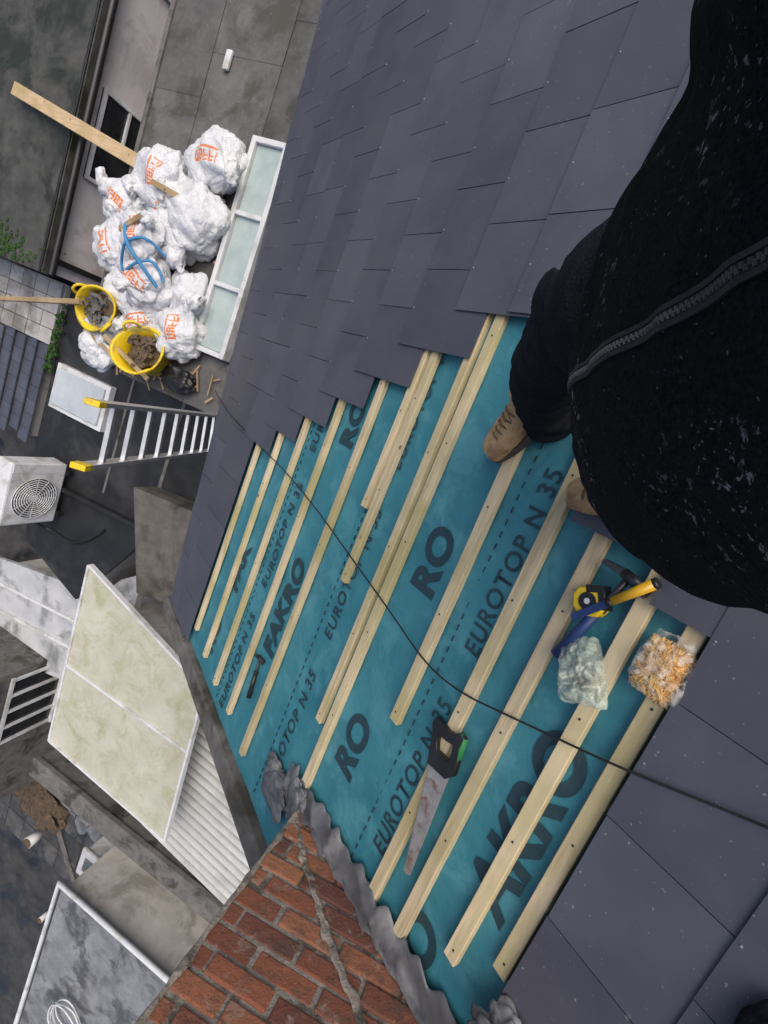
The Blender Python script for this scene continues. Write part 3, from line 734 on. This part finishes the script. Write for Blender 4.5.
wire('pipework',[(ax+.2,ay1,az0+.2),(ax+.2,ay1+.12,az0+.15),(ax+.1,ay1+.2,2.05),(ax-.6,ay1+.25,2.05),(ax-1.0,ay1-.3,2.05)],.02,M['black'],ac)

wr=empty('white_roofed_outbuilding')
prism('walls',[(8.8,5.7),(6.2,5.15),(5.9,4.7),(5.3,4.2),(5.1,5.2),(6.6,7.0),(9,7.6)],0,1.4,M['wall'],wr)
prism('coated_roof',[(9.0,5.6),(6.25,5.05),(5.9,4.55),(5.2,4.0),(4.9,5.2),(6.6,7.1),(9.2,7.7)],1.405,1.5,M['whiteroof'],wr)
for k,yy in enumerate((5.9,6.45)): box('seam_%d'%k,6.4,9.0,yy,yy+.05,1.502,1.54,M['white'],wr,.004,fn=lambda x,y,z:(x,y+(x-6.4)*.12-.15,z))
gb=empty('grey_rendered_building')
box('walls',7.02,11,6.9,10.2,0,2.5,M['conc'],gb)
box('roof',6.95,11.1,7.0,10.3,2.505,2.62,M['darkfelt'],gb)
box('window_glass',7.0,7.018,7.05,8.5,1.15,2.1,M['darkglass'],gb,0)
for k,yy in enumerate((7.02,7.38,7.74,8.10,8.46)): box('window_mullion_%d'%k,6.96,6.999,yy,yy+.06,1.15,2.1,M['white'],gb,.004)
box('window_head',6.955,6.998,7.0,8.54,2.105,2.17,M['white'],gb,.004); box('window_sill',6.93,7.0,7.0,8.54,1.07,1.145,M['white'],gb,.004)
box('green_fascia',6.9,6.945,6.95,9.6,2.45,2.64,mat('green_paint',(.02,.12,.04),(.03,.17,.06),10,.5,.1,40),gb)

lt=empty('lean_to_roof')
P=[Vector((5.12,3.56,3.0)),Vector((2.76,4.23,3.0)),Vector((2.57,6.63,3.0)),Vector((4.96,6.49,3.0))]
def quadslab(name,ps,z0,z1,m,parent,bevel=.004): return prism(name,[(p.x,p.y) for p in ps],z0,z1,m,parent,bevel)
quadslab('panels',P,2.97,3.0,M['poly'],lt)
def edge(name,a,b,w=.035,z0=2.95,z1=3.03):
    d=(b-a).normalized(); s=Vector((-d.y,d.x,0))*w/2; quadslab(name,[a-s,b-s,b+s,a+s],z0,z1,M['white'],lt)
for i in range(4): edge('frame_%d'%i,P[i],P[(i+1)%4],z1=3.03+.003*(i%2))
edge('glazing_bar',P[0].lerp(P[3],.55),P[1].lerp(P[2],.40),z1=3.027)
box('lean_to_wall',3.4,5.0,4.3,6.3,0,2.85,M['wall'],lt)
cr=empty('corrugated_roof')
nx=400; me=bpy.data.meshes.new('corrugated_sheet'); v=[];f=[];va=[]
for i in range(nx+1):
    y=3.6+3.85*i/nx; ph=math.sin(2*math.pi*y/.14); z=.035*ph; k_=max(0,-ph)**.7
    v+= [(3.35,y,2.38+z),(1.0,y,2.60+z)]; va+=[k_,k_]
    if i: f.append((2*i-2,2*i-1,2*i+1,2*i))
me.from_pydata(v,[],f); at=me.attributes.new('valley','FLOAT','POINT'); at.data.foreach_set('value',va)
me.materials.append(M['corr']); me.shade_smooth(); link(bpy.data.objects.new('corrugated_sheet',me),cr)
box('support_walls',1.0,3.3,3.7,7.4,0,2.2,M['wall'],cr)
bw=empty('boundary_wall')
box('wall',-1,5.5,7.5,7.75,0,2.55,M['conc'],bw); box('coping',-1.05,5.55,7.46,7.82,2.555,2.65,M['conc'],bw,.015)
# ------------------------------------------------------------------ yard
g=MB(); g.box(-150,150,-150,150,-.3,0); g.build('ground',M['wetgr'])
sh=empty('flat_roofed_shed')
box('walls',-.5,4.6,10.15,15,0,2.1,M['wall'],sh)
box('roof_sheet',-.55,4.62,10.06,15.1,2.105,2.18,M['tarp'],sh)
wire('white_trim',[(-.6,10.0,2.2),(4.68,10.0,2.2),(4.68,15.1,2.2)],.05,M['white'],sh,smooth=False)
cl=[(3.6+.35*math.cos(t*.7)*(1+.1*math.sin(t*2)),12.3+.35*math.sin(t*.7)*(1+.15*math.cos(t*1.7)),2.24+.02*t*.3) for t in range(30)]
wire('white_cable_coil',cl,.012,M['white'])
wb2=empty('white_bin')
box('body',4.9,5.5,11.3,11.9,0,.65,M['white'],wb2,.03); box('lid',4.85,5.55,11.25,11.95,.652,.74,M['white'],wb2,.03); box('recess',5.0,5.4,11.4,11.75,.742,.76,M['tarp'],wb2,.01)
crumple('grey_tarpaulin',(6.2,11.0,.08),1.0,M['tarp'],41,(1.0,.7,.12),.7,5)
crumple('dark_heap',(7.6,12.0,.1),.7,M['rust'],44,(1.2,.8,.2),.6,5)
for x,y,r in ((6.4,14.6,.06),(3.4,8.9,.2),(7.4,12.9,.12),(8.1,10.9,.15),(6.9,9.3,.14)):
    e=empty('plant_pot'); cyl('pot',(x,y,0),(x,y,.35),r*.8,M['black'] if r>.13 else M['white'],e,r*1.1); cyl('soil',(x,y,.352),(x,y,.36),r,M['rust'],e)
plank('drain_channel',(9.5,9.6,.02),(3.2,16.5,.02),.16,.02,M['conc'])
plank('timber_plank',(5.6,9.2,.02),(8.2,9.9,.02),.12,.04,M['rust'])
mb=MB()
for i in range(9):
    for j in range(9):
        x=4.9+i*.62; y=8.0+j*.62
        mb.box(x,x+.6,y,y+.6,.001,.012+random.uniform(0,.006),random.random())
mb.build('yard_paving',mat('wet_paving',(.035,.034,.032),(.10,.095,.088),2.5,.5,.4,40,stain=(.018,.018,.018),sscale=.9,rough2=.12,tint=True,tintamt=.25),None,.004)

# ------------------------------------------------------------------ man
man=empty('man')
def ring(bm,pts): return [bm.verts.new(p) for p in pts]
def loft(bm,rings):
    rr=[ring(bm,r) for r in rings]; n=len(rr[0])
    for a,b in zip(rr[:-1],rr[1:]):
        for i in range(n): bm.faces.new((a[i],a[(i+1)%n],b[(i+1)%n],b[i]))
    bm.faces.new(list(reversed(rr[0]))); bm.faces.new(rr[-1])
def oval(c,rf,rs,face,n=28,p=2.5):
    F=Vector((face[0],face[1],0)).normalized(); S=Vector((-F.y,F.x,0)); out=[]
    for i in range(n):
        a=2*math.pi*i/n; ca,sa=math.cos(a),math.sin(a); k=(abs(ca)**p+abs(sa)**p)**(-1/p)
        out.append(Vector(c)+F*ca*k*rf+S*sa*k*rs)
    return out
def limb(bm,pts,rad,n=20,sub=5):
    pts=[Vector(p) for p in pts]; P=[];Rr=[]
    for i in range(len(pts)-1):
        p0=pts[max(0,i-1)];p1=pts[i];p2=pts[i+1];p3=pts[min(len(pts)-1,i+2)]
        for k in range(sub):
            t=k/sub; P.append(.5*((2*p1)+(p2-p0)*t+(2*p0-5*p1+4*p2-p3)*t*t+(3*p1-p0-3*p2+p3)*t**3)); Rr.append(rad[i]*(1-t)+rad[i+1]*t)
    P.append(pts[-1]);Rr.append(rad[-1])
    rings=[]; up=None
    for i,p in enumerate(P):
        d=(P[min(i+1,len(P)-1)]-P[max(0,i-1)]).normalized()
        if up is None: up=d.orthogonal().normalized()
        up=(up-d*up.dot(d)).normalized(); s=d.cross(up)
        rings.append([p+(up*math.cos(2*math.pi*k/n)+s*math.sin(2*math.pi*k/n))*Rr[i] for k in range(n)])
    loft(bm,rings)
def remeshed(name,bm,voxel,m,parent,smooth=4,fold=None):
    me=bpy.data.meshes.new(name); bm.to_mesh(me); bm.free()
    tmp=bpy.data.objects.new(name,me); col.objects.link(tmp)
    r=tmp.modifiers.new('r','REMESH'); r.mode='VOXEL'; r.voxel_size=voxel
    s=tmp.modifiers.new('s','SMOOTH'); s.iterations=smooth; s.factor=.6
    dg=bpy.context.evaluated_depsgraph_get(); m2=bpy.data.meshes.new_from_object(tmp.evaluated_get(dg)); bpy.data.objects.remove(tmp)
    if fold:
        nn=[Vector(v.normal) for v in m2.vertices]
        for v,n_ in zip(m2.vertices,nn): v.co+=n_*fold(v.co)
    m2.materials.clear(); m2.materials.append(m); m2.shade_smooth(); m2.name=name
    return link(bpy.data.objects.new(name,m2),parent)
F=(.91,.42); Fv=Vector((.91,.42,0)).normalized(); Sv=Vector((-.42,.91,0)).normalized()
bm=bmesh.new()
T=[(-.835,-.11,-.185,.120,.235),(-.80,-.11,-.185,.128,.246),(-.77,-.11,-.185,.138,.258),(-.70,-.12,-.19,.142,.268),(-.58,-.135,-.20,.14,.270),(-.45,-.165,-.22,.134,.262),(-.32,-.19,-.235,.13,.25),(-.22,-.205,-.24,.12,.235),(-.14,-.215,-.245,.10,.19),(-.09,-.22,-.245,.075,.11),(-.03,-.22,-.245,.066,.075)]
loft(bm,[oval((x,y,8+z),rf,rs,F) for z,x,y,rf,rs in T])
RS=Vector((-.11,-.44,7.84)); LS=Vector((-.29,-.06,7.84))
limb(bm,[(-.17,-.33,7.86),RS,(-.05,-.50,7.66),(-.01,-.45,7.46),(-.03,-.33,7.66),(-.07,-.21,7.9)],[.085,.085,.078,.070,.055,.042])
limb(bm,[(-.27,-.13,7.86),LS,(-.37,0.03,7.65),(-.40,.08,7.48),(-.38,.06,7.34),(-.36,.0,7.24)],[.085,.09,.078,.068,.055,.044])
def fold(c): return .014*noise.noise(Vector(c)*5)+.007*(1-abs(noise.noise(Vector((c.x*7,c.y*7,c.z*13)))*2))
jk=remeshed('jacket',bm,.011,M['fleece'],man,5,fold)
bm=bmesh.new()
loft(bm,[oval((x,y,8+z),rf,rs,F) for z,x,y,rf,rs in [(-.98,-.10,-.19,.11,.17),(-.92,-.10,-.19,.125,.21),(-.84,-.10,-.19,.13,.22),(-.76,-.10,-.19,.12,.2)]])
limb(bm,[(-.03,-.31,7.14),(.02,-.315,6.98),(.10,-.255,6.74),(.105,-.20,6.55),(.075,-.165,6.40),(.07,-.155,6.36)],[.13,.122,.090,.080,.078,.075])
limb(bm,[(-.17,-.10,7.1),(-.17,-.08,6.98),(-.18,-.04,6.78),(-.23,-.02,6.70),(-.275,-.01,6.63)],[.11,.11,.09,.080,.07])
def fold2(c): return .007*noise.noise(Vector(c)*9)+.012*(1-abs(noise.noise(Vector((c.x*8,c.y*8,c.z*22)))*2.2))
remeshed('trousers',bm,.009,M['trouser'],man,4,fold2)
crumple('cargo_pocket',(.15,-.32,6.93),.075,M['trouser'],2,(.35,.75,1.1),.12,4,man,(0,-.25,.25))
crumple('knee_pad_pouch',(.150,-.21,6.60),.064,M['trouser'],6,(.7,1.0,1.0),.15,4,man,(0,-.2,.3))
bvh=BVHTree.FromPolygons([v.co.copy() for v in jk.data.vertices],[tuple(p.vertices) for p in jk.data.polygons])
def onfront(z,side):
    c=Vector((-.14,-.205,8+z))+Sv*side; o=c+Fv*.6
    return bvh.ray_cast(o,-Fv)[0]
zipm=mat('zip_tape',(.022,.022,.027),(.040,.040,.046),60,.7,.4,300,spec=.3)
def strip(name,side,w,h,m,z0=-.825,z1=-.13,n=90):
    b=MB(); prev=None
    for i in range(n+1):
        z=z0+(z1-z0)*i/n; a=onfront(z,side-w/2); c=onfront(z,side+w/2)
        if a is None or c is None: continue
        cur=(a-Fv*.004,c-Fv*.004,c+Fv*h,a+Fv*h)
        if prev: b.hexa([prev[0],prev[1],cur[1],cur[0],prev[3],prev[2],cur[2],cur[3]])
        prev=cur
    b.build(name,m,man)
strip('zip_tape_left',.0075,.0045,.003,zipm); strip('zip_tape_right',-.0075,.0045,.003,zipm); strip('zip_gap',0,.010,.0012,M['black'])
b=MB(); z=-.82; k=0
tm=mat('zip_teeth',(.06,.06,.066),(.10,.10,.11),60,.4,0)
while z<-.13:
    p=onfront(z,0)
    if p is not None:
        q=(.0012 if k%2 else -.0012)
        c=p+Sv*q+Fv*.002
        e1=Sv*.0022;e2=Vector((0,0,.0009));e3=Fv*.0012
        b.hexa([c-e1-e2-e3,c+e1-e2-e3,c+e1+e2-e3,c-e1+e2-e3,c-e1-e2+e3,c+e1-e2+e3,c+e1+e2+e3,c-e1+e2+e3])
    z+=.003;k+=1
b.build('zip_teeth',tm,man)
def boot(name):
    e=empty(name); e.parent=man
    bm=bmesh.new(); prof=[(-.10,.030,.075),(-.085,.038,.10),(-.04,.042,.115),(.0,.043,.115),(.05,.045,.095),(.10,.050,.075),(.14,.050,.062),(.17,.043,.052),(.188,.028,.040)]
    rings=[]
    for x,hw,top in prof:
        r=[]
        for i in range(24):
            a=2*math.pi*i/24; ca,sa=math.cos(a),math.sin(a); k=(abs(ca)**2.6+abs(sa)**2.6)**(-1/2.6)
            r.append(Vector((x,ca*k*hw,.012+top/2+sa*k*top/2)))
        rings.append(r)
    loft(bm,rings); limb(bm,[(-.035,0,.06),(-.04,0,.10),(-.055,0,.13)],[.052,.05,.052])
    remeshed('upper',bm,.006,M['suede'],e,3,lambda c:.0025*noise.noise(Vector(c)*40))
    out=[]
    for i in range(40):
        a=2*math.pi*i/40; x=.045+.152*math.cos(a); hw=.052*(abs(math.sin(a))**.75)*(1 if x>.05 else .88)*(1 if math.sin(a)>0 else -1); out.append((x,hw))
    prism('sole',out,-.004,.022,M['rubber'],e,.004)
    prism('tongue',[(-.01,-.022),(.09,-.026),(.10,0),(.09,.026),(-.01,.022)],.07,.09,M['suede'],e,.004)
    for i in range(5):
        x=.02+i*.022; zt_=.128-i*.010
        wire('lace_%d'%i,[(x,-.034,zt_-.03),(x+.006,-.018,zt_-.006),(x+.008,0,zt_+.0),(x+.006,.018,zt_-.006),(x,.034,zt_-.03)],.0028,M['lace'],e)
        wire('lace_cross_%d'%i,[(x,-.030,zt_-.024),(x+.011,0,zt_+.002),(x+.022,.030,zt_-.032)],.0024,M['lace'],e)
    wire('toe_seam',[(.105,-.05,.02),(.115,-.04,.055),(.118,0,.078),(.115,.04,.055),(.105,.05,.02)],.0016,M['lace'],e)
    return e
b1=boot('right_boot'); roof_obj(b1,.095,-.150,.043,math.radians(60),1.05)
b2=boot('left_boot'); roof_obj(b2,-.325,-.01,.045,math.radians(12))
bm=bmesh.new()
H=Vector((-.21,-.235,8.13))
def hv(f,s,z): return H+Fv*f+Sv*s+Vector((0,0,z))
hr=[(-.17,-.02,.055,.055),(-.11,-.01,.058,.058),(-.085,.015,.075,.06),(-.05,.01,.092,.07),(0,.0,.098,.077),(.05,-.005,.098,.078),(.09,-.012,.082,.066),(.115,-.015,.05,.042),(.125,-.015,.02,.018)]
loft(bm,[[hv(f+math.cos(2*math.pi*i/24)*rf,math.sin(2*math.pi*i/24)*rs,z) for i in range(24)] for z,f,rf,rs in hr])
limb(bm,[hv(.085,0,.02),hv(.105,0,-.012),hv(.118,0,-.028),hv(.095,0,-.036)],[.010,.013,.016,.012])
limb(bm,[hv(.088,-.02,-.062),hv(.098,0,-.060),hv(.088,.02,-.062)],[.006,.009,.006])
for q in (-1,1): limb(bm,[hv(.0,q*.078,.02),hv(-.008,q*.088,.005),hv(.0,q*.080,-.025)],[.010,.014,.009]); 
remeshed('head',bm,.006,M['skin'],man,3)
for q in (-1,1):
    cyl('eye_%d'%(q+2),hv(.085,q*.032,.012),hv(.091,q*.032,.012),.011,M['eye'],man,.006); cyl('iris_%d'%(q+2),hv(.0905,q*.032,.012),hv(.0925,q*.032,.012),.005,M['hair'],man,.003)
    wire('brow_%d'%(q+2),[hv(.088,q*.016,.032),hv(.09,q*.032,.038),hv(.078,q*.048,.032)],.004,M['hair'],man)
wire('lips',[hv(.094,-.02,-.062),hv(.104,0,-.06),hv(.094,.02,-.062)],.004,mat('lips',(.4,.15,.12),(.45,.18,.15),5,.5,0),man)
bm=bmesh.new(); bmesh.ops.create_icosphere(bm,subdivisions=4,radius=1)
for v in bm.verts:
    d=v.co.copy(); p=hv(-.012+d.x*.103,d.y*.084,.03+d.z*.105)
    if d.x>.35 and d.z<.45: p=hv(.03,d.y*.06,.03+d.z*.03)
    if d.z<-.3: p=p.lerp(hv(-.04,0,-.02),.5)
    v.co=p+ (p-H).normalized()*.006*noise.noise(p*60)
me=bpy.data.meshes.new('hair'); bm.to_mesh(me); bm.free(); me.materials.append(M['hair']); me.shade_smooth(); link(bpy.data.objects.new('hair',me),man)
def hand_mesh(name,wrist,dirv,palm_n,side):
    d=Vector(dirv).normalized(); pn=Vector(palm_n); pn=(pn-d*pn.dot(d)).normalized(); s=d.cross(pn)*side; w=Vector(wrist)
    bm=bmesh.new(); 
    rings=[]
    for t,hw,th in ((-.03,.027,.02),(.0,.03,.018),(.04,.040,.016),(.08,.042,.013),(.095,.038,.011)):
        rings.append([w+d*t+s*math.cos(2*math.pi*i/20)*hw+pn*math.sin(2*math.pi*i/20)*th for i in range(20)])
    loft(bm,rings)
    for k,(o,l) in enumerate(((-.03,.072),(-.01,.082),(.011,.076),(.03,.06))):
        b0=w+d*.085+s*o; limb(bm,[b0,b0+d*l*.4+pn*.004,b0+d*l*.72+pn*.024,b0+d*l*.8+pn*.048],[.0095,.009,.008,.007],12,3)
    t0=w+d*.02-s*.03; limb(bm,[t0,t0-s*.025+d*.03+pn*.008,t0-s*.03+d*.055+pn*.02,t0-s*.022+d*.08+pn*.03],[.013,.011,.010,.008],12,3)
    remeshed(name,bm,.0042,M['skin'],man,2)
hand_mesh('right_hand',(-.085,-.195,7.93),(.35,.55,.75),(.3,.6,-.4),1)
hand_mesh('left_hand',(-.36,0,7.22),(.05,-.02,-1),(.3,-.8,0),-1)

# ------------------------------------------------------------------ light
w=bpy.data.worlds.new('World'); scene.world=w; w.use_nodes=True; nt=w.node_tree
bg=nt.nodes['Background']; sky=nt.nodes.new('ShaderNodeTexSky'); sky.sky_type='NISHITA'; sky.sun_disc=False
el=math.radians(58); dx,dy=-.55,-.83
sky.sun_elevation=el; sky.sun_rotation=math.atan2(dx,dy); sky.air_density=1.0; sky.dust_density=6; sky.ozone_density=1.0
nt.links.new(sky.outputs[0],bg.inputs[0]); bg.inputs[1].default_value=.15
sl=bpy.data.lights.new('sun','SUN'); sl.energy=1.4; sl.angle=math.radians(60); sl.color=(1,.97,.93)
so=bpy.data.objects.new('sun',sl); col.objects.link(so)
dirv=Vector((dx*math.cos(el),dy*math.cos(el),math.sin(el)))
so.rotation_euler=dirv.to_track_quat('Z','Y').to_euler()

# ------------------------------------------------------------------ camera
cam=bpy.data.cameras.new('camera'); cam.sensor_fit='VERTICAL'; cam.sensor_height=24; cam.sensor_width=18; cam.lens=24*481/1024; cam.clip_start=.02; cam.clip_end=600
co=bpy.data.objects.new('camera',cam); col.objects.link(co)
R_,U_,B_=Vector((-.8717,-.3677,-.3239)),Vector((.4113,-.9083,-.0759)),Vector((-.2663,-.1994,.943))
m=Matrix(((R_.x,U_.x,B_.x,0),(R_.y,U_.y,B_.y,0),(R_.z,U_.z,B_.z,8),(0,0,0,1)))
co.matrix_world=m
scene.camera=co
